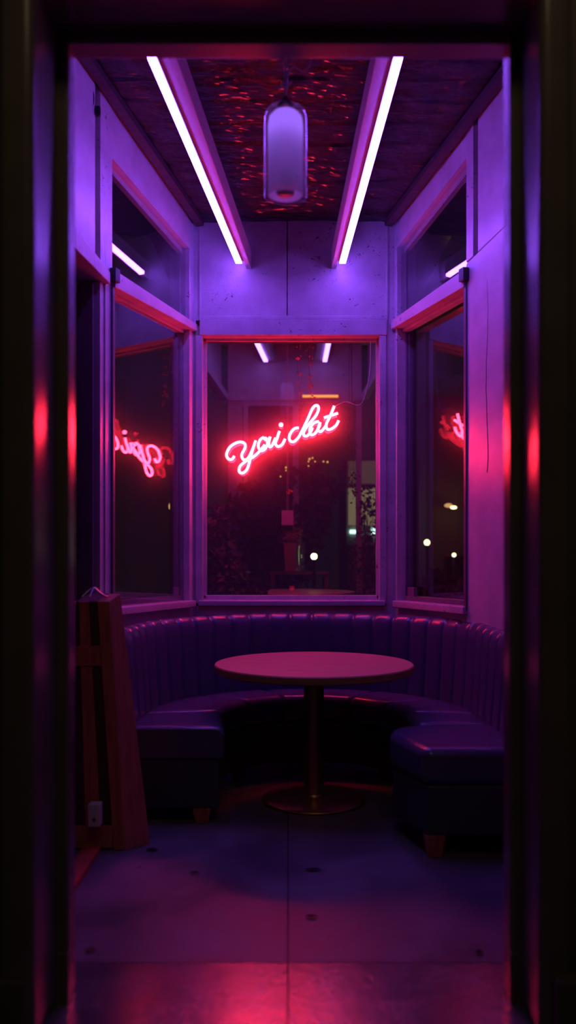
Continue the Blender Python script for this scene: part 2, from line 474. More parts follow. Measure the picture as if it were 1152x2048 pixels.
# ---------------------------------------------------------------- side walls
YN = 2.75
def build_side(s):
    wl = struct(thing('wall_left' if s < 0 else 'wall_right', None, None))
    win = struct(thing('window_%d' % (2 if s < 0 else 3), None, None))
    mir = lambda px: px if s < 0 else px   # columns are given per side
    if s < 0:
        pf, pn = 377, 220      # far and near edge of the window opening
        T0, T1 = (220, 312), (380, 500)      # transom head
        R0, R1 = (223, 543), (393, 654)      # rail top
        B0, B1 = (223, 577), (388, 665)      # rail bottom
        S0, S1 = (243, 1213), (393, 1199)    # sill top
        pc = 400
    else:
        pf, pn = 786, 935
        T0, T1 = (935, 312), (790, 500)
        R0, R1 = (935, 540), (775, 652)
        B0, B1 = (935, 575), (780, 665)
        S0, S1 = (935, 1213), (775, 1199)
    def L(a, b):
        pa = (wy(s, a[0]), wz(s, *a)); pb = (wy(s, b[0]), wz(s, *b)); return line(pa, pb)
    lt, lr, lb, ls = L(T0, T1), L(R0, R1), L(B0, B1), L(S0, S1)
    yf, yn = min(wy(s, pf), YB - .04), wy(s, pn)
    ze = YB - .002
    pm = M['plaster']
    # head strip of wall over the transom
    bm = bmesh.new(); wbox(bm, s, yn, ze, (lt(yn), cz(yn) + .02), (lt(ze), cz(ze) + .02), -.085, 0)
    obj('plaster_head', bm, pm, wl)
    # below the sill
    bm = bmesh.new(); wbox(bm, s, yn, ze, (0, ls(yn) - .05), (0, ls(ze) - .05), -.14, 0)
    obj('plaster_base', bm, pm, wl)
    # far corner post
    bm = bmesh.new(); wbox(bm, s, yf, ze, (ls(yf) - .05, lt(yf) + .0), (ls(ze) - .05, lt(ze)), -.14, .004)
    obj('corner_post', bm, M['trim'], wl, bevel=.004)
    bm = bmesh.new(); wbox(bm, s, yf - .012, yf, (ls(yf) - .0, lt(yf) - .005), (ls(yf), lt(yf) - .005), -.135, -.06)
    obj('corner_moulding', bm, M['sash'], wl, bevel=.003)
    # rail between the lower light and the transom
    bm = bmesh.new(); wbox(bm, s, yn, ze - .0, (lb(yn), lr(yn)), (lb(ze), lr(ze)), -.085, .03)
    obj('window_rail', bm, M['trim'], win, bevel=.005)
    bm = bmesh.new(); wbox(bm, s, yn, yf, (lb(yn) - .022, lb(yn)), (lb(yf) - .022, lb(yf)), -.085, -.035)
    obj('rail_bead', bm, M['trim'], win, bevel=.003)
    bm = bmesh.new(); wbox(bm, s, yn, yf, (lt(yn) - .03, lt(yn)), (lt(yf) - .03, lt(yf)), -.085, -.05)
    obj('head_bead', bm, M['trim'], win, bevel=.003)
    # sill
    bm = bmesh.new(); wbox(bm, s, yn - .01, ze - .04, (ls(yn) - .045, ls(yn)), (ls(ze) - .045, ls(ze)), -.12, .04)
    obj('window_sill', bm, M['trim'], win, bevel=.006)
    # sash in the lower light
    bm = bmesh.new()
    sw = .012
    wbox(bm, s, yf - .014 - sw, yf - .012, (ls(yf), lb(yf)), (ls(yf), lb(yf)), -.115, -.075)
    wbox(bm, s, yn, yf - .012, (ls(yn), ls(yn) + .03), (ls(yf), ls(yf) + .03), -.115, -.045)
    obj('sash', bm, M['sash'], win, bevel=.003)
    bm = bmesh.new(); wbox(bm, s, yf - .13, yf - .05, (ls(yf) + .03, ls(yf) + .09), (ls(yf) + .03, ls(yf) + .09), -.075, -.047)
    obj('latch_block', bm, M['sash'], win, bevel=.003)
    # panes
    bm = bmesh.new(); wbox(bm, s, yn, yf, (ls(yn), lb(yn)), (ls(yf), lb(yf)), *((-.044, -.040) if s < 0 else (-.104, -.100)))
    obj('window_glass', bm, M['pane_side'], win)
    bm = bmesh.new(); wbox(bm, s, yn, yf, (lr(yn), lt(yn)), (lr(yf), lt(yf)), -.030, -.027)
    obj('transom_glass', bm, M['pane_side'], win)
    return wl, win, (lt, lr, lb, ls, yf, yn)
WL, W2, geoL = build_side(-1)
WR, W3, geoR = build_side(1)

# near part of the right wall: plain painted boards with an open joint
s = 1; lt, lr, lb, ls, yf, yn = geoR
pm = M['plaster']
yj0, yj1 = wy(1, 949), wy(1, 957)
yj2 = wy(1, 1003)
zl = line((wy(1, 945), wz(1, 945, 516)), (wy(1, 1000), wz(1, 1000, 463)))
bm = bmesh.new()
wbox(bm, 1, yj0, yn - .0, (zl(yj0), cz(yj0) + .02), (zl(yn), cz(yn) + .02), -.14, .012)
obj('plaster', bm, M['trim'], WR, bevel=.003)
bm = bmesh.new(); wbox(bm, 1, YN, yj1, (zl(YN), cz(YN) + .02), (zl(yj1), cz(yj1) + .02), -.14, .008)
obj('plaster', bm, pm, WR, bevel=.003)
bm = bmesh.new(); wbox(bm, 1, YN, yn, (0, zl(YN) - .008), (0, zl(yn) - .008), -.14, .012)
obj('plaster', bm, pm, WR, bevel=.003)
bm = bmesh.new(); wbox(bm, 1, YN, yn, (.3, cz(YN)), (.3, cz(yn)), -.15, -.03)
obj('joint_backing', bm, M['darkwood'], WR)
# long drying crack in the board, below the ledge
bm = bmesh.new()
yc_ = wy(1, 977)
pts = []
for i in range(15):
    t = i / 14
    py = 560 + 385 * t
    yy = wy(1, 977 + 1.8 * math.sin(t * 9) + random.uniform(-.8, .8))
    zz = EYE + (1100 - py) * yy / F
    pts.append(Vector((wx(1, yy), yy, zz)) + wn(1) * .0125)
tube(bm, pts, .0006, 6, .0022)
obj('board_crack', bm, M['darkwood'], WR)
# dark strip standing in for the gap's shadow at both windows' near edge
for s_, g_, W_ in ((-1, geoL, W2), (1, geoR, W3)):
    lt, lr, lb, ls, yf, yn = g_
    bm = bmesh.new(); wbox(bm, s_, yn - .012, yn + .012, (ls(yn) - .02, lb(yn) - .0), (ls(yn) - .02, lb(yn)), -.1, .0225)
    obj('gap_shadow_strip', bm, M['sash'], W_, bevel=.003)
    bm = bmesh.new(); wbox(bm, s_, yn - .03, yn + .02, (lr(yn) - .07, lr(yn) + .005), (lr(yn) - .07, lr(yn) + .005), .012, .05)
    obj('rail_bracket', bm, M['black'], W_, bevel=.003)

# near part of the left wall: post, joint, door head, door
s = -1; lt, lr, lb, ls, yf, yn = geoL
pm = M['plaster']
yp1 = wy(-1, 196); yj = wy(-1, 187); yd1 = wy(-1, 205)
D0, D1 = (150, 470), (205, 541)
E0, E1 = (153, 514), (206, 567)
def L_(a, b): return line((wy(-1, a[0]), wz(-1, *a)), (wy(-1, b[0]), wz(-1, *b)))
dtop, dbot = L_(D0, D1), L_(E0, E1)
bm = bmesh.new(); wbox(bm, -1, yp1, yn, (dtop(yp1), cz(yp1) + .02), (dtop(yn), cz(yn) + .02), -.14, .012)
obj('post_upper', bm, M['trim'], WL, bevel=.003)
bm = bmesh.new(); wbox(bm, -1, wy(-1, 207), yn, (0, dtop(yn)), (0, dtop(yn)), -.14, .008)
obj('post_lower', bm, M['trim'], WL, bevel=.003)
bm = bmesh.new(); wbox(bm, -1, YN, yj, (dtop(YN), cz(YN) + .02), (dtop(yj), cz(yj) + .02), -.14, .008)
obj('plaster', bm, pm, WL, bevel=.003)
bm = bmesh.new(); wbox(bm, -1, YN, yn, (dtop(YN), cz(YN)), (dtop(yn), cz(yn)), -.15, -.02)
obj('joint_backing', bm, M['darkwood'], WL)
bm = bmesh.new(); wbox(bm, -1, YN, wy(-1, 209), (dbot(YN), dtop(YN)), (dbot(wy(-1, 209)), dtop(wy(-1, 209))), -.14, .035)
obj('door_head', bm, M['trim'], WL, bevel=.006)
# door 1: dark recessed panel, pale stile
d1 = struct(thing('door_1', None, None))
bm = bmesh.new(); wbox(bm, -1, wy(-1, 199), wy(-1, 207), (0, dbot(yd1)), (0, dbot(yd1)), -.1, .0)
obj('door_jamb', bm, M['trim'], d1, bevel=.003)
bm = bmesh.new(); wbox(bm, -1, wy(-1, 194), wy(-1, 199), (0, dbot(yd1) - .01), (0, dbot(yd1) - .01), -.13, -.03)
obj('door_stop', bm, M['sash'], d1, bevel=.003)
bm = bmesh.new(); wbox(bm, -1, wy(-1, 120), wy(-1, 196), (0, dbot(wy(-1, 120)) - .02), (0, dbot(yd1) - .02), -.19, -.14)
obj('door_panel', bm, mat('dark_door_paint', (.10, .05, .08), .5), d1, bevel=.003)
bm = bmesh.new(); wbox(bm, -1, wy(-1, 130), wy(-1, 172), (.3, dbot(wy(-1, 130)) - .12), (.3, dbot(wy(-1, 172)) - .12), -.141, -.132)
obj('door_glass', bm, M['bottle'], d1)
bm = bmesh.new(); wbox(bm, -1, YN, wy(-1, 120), (0, dbot(YN)), (0, dbot(wy(-1, 120))), -.2, -.12)
obj('door_surround', bm, M['frame'], d1)

# front wall closing the room on both sides of the opening
YJ = 2.74
def lr_front(s, xin, nm):
    bm = bmesh.new()
    a, b = sorted((s * xin, s * 1.95)); box(bm, a, b, 2.45, YJ - .004, 0, 4.6)
    return struct(obj(nm, bm, M['outer']))
lf = lr_front(-1, .745, 'wall_front_left'); rf = lr_front(1, .752, 'wall_front_right')
bm = bmesh.new(); box(bm, -1.95, 1.95, 2.45, YJ - .004, 2.975, 4.6)
struct(obj('wall_front_head', bm, M['outer']))
# door frame: two stepped glossy members each side plus the head
ZT = EYE + 982 / F * YJ
def member(x0, x1, y0, y1, z0, z1, nm, bv, par, mm='frame'):
    bm = bmesh.new(); box(bm, min(x0, x1), max(x0, x1), y0, y1, z0, z1)
    return obj(nm, bm, M[mm], par, bevel=bv, seg=5)
df = struct(thing('door_2', None, None))
member(-.665, -.712, 2.650, YJ, 0, ZT + .05, 'door_jamb', .010, df)
member(.673, .716, 2.650, YJ, 0, ZT + .05, 'door_jamb', .010, df)
member(-.695, .703, 2.655, YJ, ZT, ZT + .05, 'door_head', .006, df, 'head')
member(-.700, -.80, 2.40, 2.70, 0, 2.985, 'outer_jamb', .028, df)
member(.704, .80, 2.44, 2.70, 0, 2.985, 'outer_jamb', .028, df)
member(-.79, .79, 2.42, 2.68, ZT + .035, 2.99, 'outer_head', .012, df)
member(-.663, -.714, 2.642, 2.68, 0, .151, 'plinth', .003, df)
member(.671, .718, 2.642, 2.68, 0, .151, 'plinth', .003, df)
for s, x in ((-1, .722), (1, .735)):
    bm = bmesh.new(); a, b = sorted((s * x, s * 1.95)); box(bm, a, b, 2.385, 2.4495, 0, .19)
    struct(obj('baseboard_left' if s < 0 else 'baseboard_right', bm, M['outer'], bevel=.004))

# ---------------------------------------------------------------- ceiling beams with violet light strips
def slope_prism(bm, far, near, h0f, h1f, h0n, h1n):
    """far/near=(x0,x1,y)"""
    hexa(bm, [(near[0], near[2], h0n), (near[1], near[2], h0n), (far[1], far[2], h0f), (far[0], far[2], h0f),
              (near[0], near[2], h1n), (near[1], near[2], h1n), (far[1], far[2], h1f), (far[0], far[2], h1f)])
def lz(y): return EYE + 1.916 + .23 * (5.8 - y)
def ext(xf, xn, y): return xf + (xn - xf) * (5.8 - y) / (5.8 - 4.109)
for s, name, lab, cf, cn, inf, inn in (
        (-1, 'l', 'violet glowing light strip under the left ceiling beam', -.325, -.630, -.262, -.520),
        (1, 'r', 'violet glowing light strip under the right ceiling beam', .361, .512, .298, .410)):
    of, on = cf - s * .026, cn - s * .026
    ya, yb = YB, 2.74
    a = sorted((ext(of, on, ya), ext(inf, inn, ya))); b = sorted((ext(of, on, yb), ext(inf, inn, yb)))
    bm = bmesh.new()
    slope_prism(bm, (a[0], a[1], ya), (b[0], b[1], yb), lz(ya), lz(ya) + .125, lz(yb), lz(yb) + .125)
    k_ += 1
    struct(obj('trim_%d' % k_, bm, M['beam'], bevel=.004))
    t = thing('light_strip', lab, 'light strip', (cf, 5.8, lz(5.8)))
    ye = 4.05
    def rel(bm):
        bmesh.ops.translate(bm, vec=-Vector(t.location), verts=bm.verts[:])
    bm = bmesh.new(); xe = ext(cf, cn, ye)
    slope_prism(bm, (cf - .025, cf + .025, 5.8), (xe - .025, xe + .025, ye), lz(5.8) + .014, lz(5.8) + .05, lz(ye) + .014, lz(ye) + .05)
    for q_ in (-.025, .021):
        dz_ = .0155 if (q_ < 0) != (s < 0) else .004
        slope_prism(bm, (cf + q_, cf + q_ + .004, 5.8), (xe + q_, xe + q_ + .004, ye), lz(5.8) - dz_, lz(5.8) + .014, lz(ye) - dz_, lz(ye) + .014)
    rel(bm); obj('housing', bm, M['alu'], t)
    bm = bmesh.new()
    slope_prism(bm, (cf - .0205, cf + .0205, 5.795), (xe - .0205, xe + .0205, ye), lz(5.8) - .020, lz(5.8) + .013, lz(ye) - .020, lz(ye) + .013)
    rel(bm); obj('diffuser', bm, M['led'], t)

# ---------------------------------------------------------------- pendant lamp
PY = 3.3
pc = S(570, 305, PY); px_ = pc.x
zt_, zb_ = S(0, 209, PY).z, S(0, 396, PY).z
t = thing('pendant_lamp', 'frosted cylindrical glass pendant lamp hanging between the ceiling beams', 'pendant lamp', (px_, PY, cz(PY)))
def relt(bm): bmesh.ops.translate(bm, vec=-Vector(t.location), verts=bm.verts[:])
R_ = .080
bm = bmesh.new()
H_ = zt_ - zb_
lathe(bm, [(.008, H_), (.03, H_ - .002), (.062, H_ - .014), (.076, H_ - .032), (R_, H_ - .055), (R_, .004), (.078, .0), (.074, .004)], (px_, PY, zb_), 48)
relt(bm); obj('glass_shade', bm, M['clear'], t, smooth=True)
bm = bmesh.new()
lathe(bm, [(.0, H_ - .028), (.045, H_ - .032), (.062, H_ - .05), (.066, H_ - .075), (.066, .012), (.062, .008)], (px_, PY, zb_), 40)
relt(bm); obj('frosted_cylinder', bm, M['frost'], t, smooth=True)
bm = bmesh.new(); sphere(bm, (px_, PY, zt_ - .085), .022)
relt(bm); obj('added_glow', bm, emis('lavender_glow', (.33, .16, 1.0), 16.0), t, smooth=True)  # small glow added inside to brighten the frosted cylinder
bm = bmesh.new(); lathe(bm, [(0, .0), (.032, .0), (.036, .006), (.036, .02), (.0, .022)], (px_, PY, zb_ + .012), 32)
relt(bm); obj('base_disc', bm, M['white'], t, smooth=True)
bm = bmesh.new(); lathe(bm, [(0, .035), (.011, .03), (.015, .015), (.02, .006), (.03, 0), (0, 0)], (px_, PY, zt_ - .003), 24)
relt(bm); obj('cap', bm, M['black'], t, smooth=True)
bm = bmesh.new(); tube(bm, [(px_, PY, zt_ + .02), (px_, PY, cz(PY))], .0045, 8)
relt(bm); obj('rod', bm, M['cord'], t, smooth=True)
bm = bmesh.new(); zk = S(0, 168, PY).z
tube(bm, smooth_path([(px_ + .004, PY, zk - .02), (px_ + .008, PY, zk + .035), (px_ + .03, PY - .01, zk + .062), (px_ + .10, PY - .02, zk + .10), (px_ + .2, PY - .03, cz(PY) - .35), (px_ + .24, PY, cz(PY) - .01)]), .0035, 8)
relt(bm); obj('power_cord', bm, M['cord'], t, smooth=True)
bm = bmesh.new(); lathe(bm, [(0, 0), (.009, 0), (.011, .012), (.009, .02), (0, .02)], (px_, PY, zk - .012), 16)
tube(bm, smooth_path([(px_ - .022, PY, zk - .02), (px_ - .012, PY, zk - .004), (px_ + .012, PY, zk - .004), (px_ + .022, PY, zk + .012)]), .003, 6)
relt(bm); obj('cord_clip', bm, M['cord'], t, smooth=True)

# ---------------------------------------------------------------- neon sign
NY = YB + .012
def NP(cx, cy): return S(440 + cx / 4.43, 790 + cy / 4.43, NY)
strokes = [
 [(122, 540), (100, 570), (66, 562), (54, 520), (90, 455), (160, 418), (212, 428), (216, 470), (188, 530), (203, 572), (243, 560), (280, 490), (312, 402)],
 [(312, 402), (283, 490), (262, 570), (235, 655), (196, 690), (166, 678), (172, 632), (218, 590), (290, 548), (345, 498), (392, 440)],
 [(384, 372), (350, 396), (334, 450), (356, 492), (396, 474), (416, 420), (402, 382), (388, 384), (412, 398), (440, 370)],
 [(440, 370), (428, 420), (434, 458), (456, 448), (488, 380)],
 [(522, 318), (500, 385), (486, 428), (508, 455), (545, 438), (572, 388)],
 [(536, 262), (542, 266)],
 [(694, 290), (652, 300), (614, 350), (612, 398), (646, 414), (688, 378), (722, 318), (770, 220), (815, 120), (850, 92), (870, 118), (846, 180), (790, 250), (742, 316), (738, 356), (766, 362), (796, 330), (815, 290)],
 [(872, 232), (826, 248), (792, 300), (800, 350), (842, 334), (884, 262)],
 [(886, 240), (864, 296), (884, 322), (916, 296), (936, 262)],
 [(1008, 98), (970, 190), (938, 258), (946, 302), (982, 300), (1026, 266), (1046, 226)],
 [(918, 200), (975, 182), (1040, 160)],
]
c0 = NP(560, 400)
t = thing('neon_sign', 'red glowing neon sign in slanted handwriting hung in the back window', 'neon sign', c0)
def relt(bm): bmesh.ops.translate(bm, vec=-Vector(t.location), verts=bm.verts[:])
for i, st in enumerate(strokes):
    dy = .006 * (i % 3)
    pts = [NP(*p) + Vector((0, dy, 0)) for p in st]
    path = smooth_path(pts, 7) if len(pts) > 2 else pts
    if len(pts) == 2:
        bm = bmesh.new(); sphere(bm, pts[0], .015); relt(bm); obj('letter_stroke', bm, M['neon'], t, smooth=True)
        bm = bmesh.new(); sphere(bm, pts[0], .020); relt(bm); obj('glass_tube', bm, M['neon_tube'], t, smooth=True)
        continue
    bm = bmesh.new(); tube(bm, path, .0090, 10); relt(bm); a_ = obj('letter_stroke', bm, M['neon'], t, smooth=True)
    bm = bmesh.new(); tube(bm, path, .0125, 10); relt(bm); obj('glass_tube', bm, M['neon_tube'], a_, smooth=True)
# wire and stand-offs
bm = bmesh.new()
tube(bm, smooth_path([NP(1015, 100), NP(1060, 75), NP(1120, 60), NP(1250, 75), NP(1320, -200), NP(1330, -480)]), .0025, 6)
relt(bm); obj('cable', bm, M['cord'], t)
for p in ((60, 520), (190, 690), (500, 455), (640, 415), (850, 100), (1005, 250)):
    bm = bmesh.new(); q = NP(*p); tube(bm, [q + Vector((0, .012, 0)), q + Vector((0, .062, 0))], .004, 8)
    relt(bm); obj('stand_off', bm, M['steel'], t)

# ---------------------------------------------------------------- curved booth
booth = thing('curved_booth', 'horseshoe booth in navy leather with channelled back under the windows', 'booth', (.12, 5.0, 0))
def relb(bm): bmesh.ops.translate(bm, vec=-Vector(booth.location), verts=bm.verts[:])
ZS = .487
Ci, Ri = (.13, 4.83), .495
Co, Rx, Ry = (.12, 4.75), 1.0, .965
def inner(a, off=0):
    """a in degrees, 180 left .. 0 right; beyond those the arms run on towards the opening"""
    if a > 180: u = a - 180; return (Ci[0] - Ri + .0011 * u - off * -1 * 0 - off * 0 + 0, Ci[1] - u * .01)
    if a < 0: u = -a; return (Ci[0] + Ri + .0006 * u, Ci[1] - u * .01)
    r = math.radians(a); return (Ci[0] + (Ri + off) * math.cos(r), Ci[1] + (Ri + off) * math.sin(r))
def outer(a, d=0):
    if a > 180: u = a - 180; return (Co[0] - Rx + d - .0007 * u, Co[1] - u * .0083)
    if a < 0: u = -a; return (Co[0] + Rx - d + .0002 * u, Co[1] - u * .0083)
    r = math.radians(a); return (Co[0] + (Rx - d) * math.cos(r), Co[1] + (Ry - d) * math.sin(r))
def wedge(a0, a1, inoff=0, outd=.10, gap=.004, n_=14, yend=None):
    A = [a0 + (a1 - a0) * i / n_ for i in range(n_ + 1)]
    P = []
    for a in A:
        x, y = inner(a)
        if inoff:
            ox, oy = outer(a, outd); d = math.hypot(ox - x, oy - y); x += (ox - x) * inoff / d; y += (oy - y) * inoff / d
        P.append([x, y])
    Q = [list(outer(a, outd)) for a in A]
    return P, Q
seams = [227, 181, 137, 108, 61, 31, -2, -37.5]
def shrink(P, Q, g_):
    # pull the two end edges in by g_ so neighbouring cushions leave a seam
    for R in (P, Q):
        for i, j in ((0, 1), (-1, -2)):
            dx, dy = R[j][0] - R[i][0], R[j][1] - R[i][1]; d = math.hypot(dx, dy)
            R[i][0] += dx / d * g_; R[i][1] += dy / d * g_
def cushion(a0, a1, z0, z1, r=.045):
    # swept rounded section, drawn in at both ends so each cushion looks plump
    N_ = 40
    P = [inner(a0 + (a1 - a0) * i / N_) for i in range(N_ + 1)]; Q = [outer(a0 + (a1 - a0) * i / N_, .085) for i in range(N_ + 1)]
    Lm = sum(math.dist(P[i], P[i + 1]) for i in range(N_)) * .5 + sum(math.dist(Q[i], Q[i + 1]) for i in range(N_)) * .5
    ds = [.003, .005, .009, .015, .024, .036]
    st = [d / Lm for d in ds] + [(.05 + (Lm - .1) * k / 16) / Lm for k in range(17)] + [1 - d / Lm for d in reversed(ds)]
    bm = bmesh.new(); rows = []
    re = .030
    for f in st:
        a = a0 + (a1 - a0) * f
        p, q = Vector(inner(a)), Vector(outer(a, .085)); d = min(f, 1 - f) * Lm
        e = re - math.sqrt(max(0, re * re - max(0, re - d) ** 2)); e *= .8
        u = (q - p).normalized(); w_ = (q - p).length
        row = []
        def pt(t_, z_): row.append(bm.verts.new((*(p + u * t_), z_)))
        zt_ = z1 - e; x0 = e * .8; n2 = 7
        pt(x0 + .010, z0); pt(x0, z0 + .012)
        for k in range(n2 + 1):
            th = math.pi / 2 * k / n2
            pt(x0 + r * (1 - math.cos(th)), zt_ - r + r * math.sin(th))
        for k in (.25, .5, .75): pt(x0 + r + (w_ - x0 - 2 * r) * k, zt_ + .006 * math.sin(math.pi * k) * min(1, d / .06))
        pt(w_ - r, zt_); pt(w_, zt_ - r * .5); pt(w_, z0)
        rows.append(row)
    for A_, B_ in zip(rows, rows[1:]):
        for k in range(len(A_)):
            bm.faces.new([A_[k], A_[(k + 1) % len(A_)], B_[(k + 1) % len(A_)], B_[k]])
    bm.faces.new(rows[0]); bm.faces.new(rows[-1][::-1])
    relb(bm); o = obj('seat_cushion', bm, M['leather'], booth, smooth=True)
    for p_ in o.data.polygons:
        if len(p_.vertices) > 4: p_.use_smooth = False
for a0, a1 in zip(seams, seams[1:]): cushion(a0, a1, ZS - .155, ZS)
# end cushion on the right, wider than the arm
endp = [(.600, 3.875), (1.135, 3.875), (1.135, 4.435), (.70, 4.435), (.575, 4.405), (.505, 4.33), (.492, 4.22)]
bm = bmesh.new(); prism(bm, endp, .325, ZS + .002); relb(bm)
obj('seat_cushion', bm, M['leather'], booth, bevel=.045, seg=6, ang=25)
# base
P, Q = wedge(227, -39, .03, .06, n_=60)
P[0][1] = Q[0][1] = 4.375
bm = bmesh.new(); prism(bm, [tuple(p) for p in P] + [tuple(q) for q in reversed(Q)], .075, ZS - .16); relb(bm)
obj('base', bm, M['leather_base'], booth, bevel=.012, seg=3, ang=50)
bm = bmesh.new(); prism(bm, [(x + (.015 if x < .9 else -.01), y + (.015 if y < 4.3 else 0)) for x, y in endp], .10, .322); relb(bm)
obj('base', bm, M['leather_base'], booth, bevel=.012, seg=3, ang=25)
# feet
for fx, fy in ((S(403, 0, 4.4).x, 4.42), (-.78, 4.42), (.655, 3.93), (1.08, 3.93), (.62, 4.7), (-.46, 4.9), (.14, 5.5), (-.3, 5.3), (.6, 5.3)):
    zt2 = .1 if fy < 4.3 else .076
    bm = bmesh.new(); a, b = .045, .032
    hexa(bm, [(fx - b, fy - b, 0), (fx + b, fy - b, 0), (fx + b, fy + b, 0), (fx - b, fy + b, 0), (fx - a, fy - a, zt2), (fx + a, fy - a, zt2), (fx + a, fy + a, zt2), (fx - a, fy + a, zt2)])
    relb(bm); obj('foot', bm, M['redwood'], booth, bevel=.003)
# backrest with vertical channels
def backrest():
    A = []
    a = 250.0
    # arc positions, finely stepped; channel phase follows arc length
    pts = []
    while a >= -78: pts.append(a); a -= .5
    s_ = 0; ph = []; prev = None
    for a in pts:
        p = outer(a)
        if prev: s_ += math.hypot(p[0] - prev[0], p[1] - prev[1])
        prev = p; ph.append(s_)
    nchan = round(s_ / .142); wch = s_ / nchan
    bm = bmesh.new(); rows = []
    prof = [(.100, ZS - .03), (.100, ZS + .02), (.092, .60), (.082, .75), (.076, .86), (.072, .905), (.060, .935), (.040, .955), (.015, .962), (-.004, .955), (-.012, .93), (-.012, .4), (-.012, .1)]
    for a, s2 in zip(pts, ph):
        u = (s2 / wch) % 1.0
        puff = (1 - abs(2 * u - 1) ** 5)
        k = int(s2 / wch) 
        ux, uy = outer(a); ix, iy = outer(a, .1); dx, dy = ix - ux, iy - uy; d = math.hypot(dx, dy); dx /= d; dy /= d
        row = []
        for j, (o_, z) in enumerate(prof):
            b_ = .014 * puff if j < 10 else 0
            zz = z + (.010 * (puff - 1) if 4 < j < 11 else 0)
            row.append(bm.verts.new((ux + dx * (o_ + b_), uy + dy * (o_ + b_), zz)))
        rows.append(row)
    for A_, B_ in zip(rows, rows[1:]):
        for j in range(len(prof)):
            k = (j + 1) % len(prof)
            bm.faces.new([A_[j], A_[k], B_[k], B_[j]])
    bm.faces.new(rows[0]); bm.faces.new(rows[-1][::-1])
    relb(bm); return obj('backrest', bm, M['leather'], booth, smooth=True)
backrest()

# ---------------------------------------------------------------- table
TX, TY = .142, 4.80
tb = thing('round_table', 'round wooden pedestal table standing inside the booth', 'table', (TX, TY, 0))
bm = bmesh.new(); lathe(bm, [(0, .705), (.50, .705), (.539, .708), (.545, .714), (.545, .744), (.539, .75), (0, .75)], seg=128)
o = obj('tabletop', bm, M['table'], tb)
me = o.data; me.materials.append(M['table_edge'])
for p in me.polygons:
    if abs(p.normal.z) < .8 and p.center.z < .75: p.material_index = 1
    p.use_smooth = False
bm = bmesh.new(); lathe(bm, [(0, .014), (.062, .014), (.062, .03), (.055, .04), (.055, .68), (.075, .69), (.12, .697), (.12, .705), (0, .705)], seg=48)
obj('pedestal', bm, M['bronze'], tb, smooth=False, bevel=0)
for p in bpy.data.objects['pedestal'].data.polygons: p.use_smooth = abs(p.normal.z) < .3
bm = bmesh.new(); lathe(bm, [(0, 0), (.283, 0), (.287, .004), (.287, .010), (.27, .017), (.20, .021), (.07, .026), (0, .026)], seg=96)
o = obj('base_plate', bm, M['bronze'], tb, smooth=True)

# ---------------------------------------------------------------- folded wooden board by the left wall
zt = 1.128
bd = thing('sandwich_board', 'old red-brown wooden folding board leaning against the left wall', 'board', (-.85, 4.1, 0))
def relt(bm): bmesh.ops.translate(bm, vec=-Vector(bd.location), verts=bm.verts[:])
BF, BB = Vector((-.742, 3.99, 0)), Vector((-.640, 4.07, 0))
TF, TB = S(217, 1203, 4.0), S(240, 1187, 4.10)
# right-hand thick stile
def lerp(a, b, t_): return a + (b - a) * t_
dl = Vector((-.055, -.0, 0))
bm = bmesh.new()
hexa(bm, [BF, BB, BB + dl * 1.6, BF + dl * 1.0, TF, TB, TB + dl, TF + dl])
relt(bm); obj('stile', bm, M['redwood'], bd, bevel=.004)
# front panel and far-left stile
lf2 = Vector((-.20, .0, 0))
bm = bmesh.new()
off = Vector((-.056, .015, 0))
hexa(bm, [BF + off + Vector((0, 0, .02)), BB + off * 1.5 + Vector((0, .05, .02)), BB + off + lf2 + Vector((0, .1, .02)), BF + off + lf2 + Vector((0, 0, .02)),
          TF + off, TB + off, TB + off + Vector((-.095, 0, 0)), TF + off + Vector((-.10, 0, 0))])
relt(bm); obj('panel', bm, M['darkwood'], bd, bevel=.003)
off2 = off + lf2
bm = bmesh.new()
hexa(bm, [BF + off2 + Vector((0, -.02, 0)), BF + off2 + Vector((0, .04, 0)), BF + off2 + Vector((-.06, .04, 0)), BF + off2 + Vector((-.06, -.02, 0)),
          TF + Vector((-.157, 0, 0)), TF + Vector((-.157, .05, 0)), TF + Vector((-.21, .05, 0)), TF + Vector((-.21, 0, 0))])
relt(bm); obj('stile', bm, M['redwood'], bd, bevel=.003)
for zc_, h_ in ((.06, .05), (.88, .045)):
    t0 = (zc_ - h_) / zt; t1 = (zc_ + h_) / zt
    bm = bmesh.new(); f = Vector((0, -.018, 0)); L0 = Vector((-.057, 0, 0)); 
    a0, a1 = lerp(BF, TF, t0), lerp(BF, TF, t1)
    wl0 = Vector((-.225 + .07 * t0, 0, 0)); 
    b0, b1 = a0 + L0 + wl0, a1 + L0 + wl0
    a0 = a0 + L0; a1 = a1 + L0
    hexa(bm, [a0 + f, b0 + f, b0, a0, a1 + f, b1 + f, b1, a1]); bmesh.ops.translate(bm, vec=Vector((0, .016, 0)), verts=bm.verts[:])
    relt(bm); obj('cross_rail', bm, M['redwood'], bd, bevel=.003)
# middle batten on the panel
bm = bmesh.new(); q0 = BF + Vector((-.11, .0, .02)); q1 = TF + Vector((-.095, .006, 0))
hexa(bm, [q0, q0 + Vector((0, .02, 0)), q0 + Vector((-.07, .02, 0)), q0 + Vector((-.07, 0, 0)), q1, q1 + Vector((0, .02, 0)), q1 + Vector((-.045, .02, 0)), q1 + Vector((-.045, 0, 0))])
relt(bm); obj('batten', bm, M['redwood'], bd, bevel=.003)
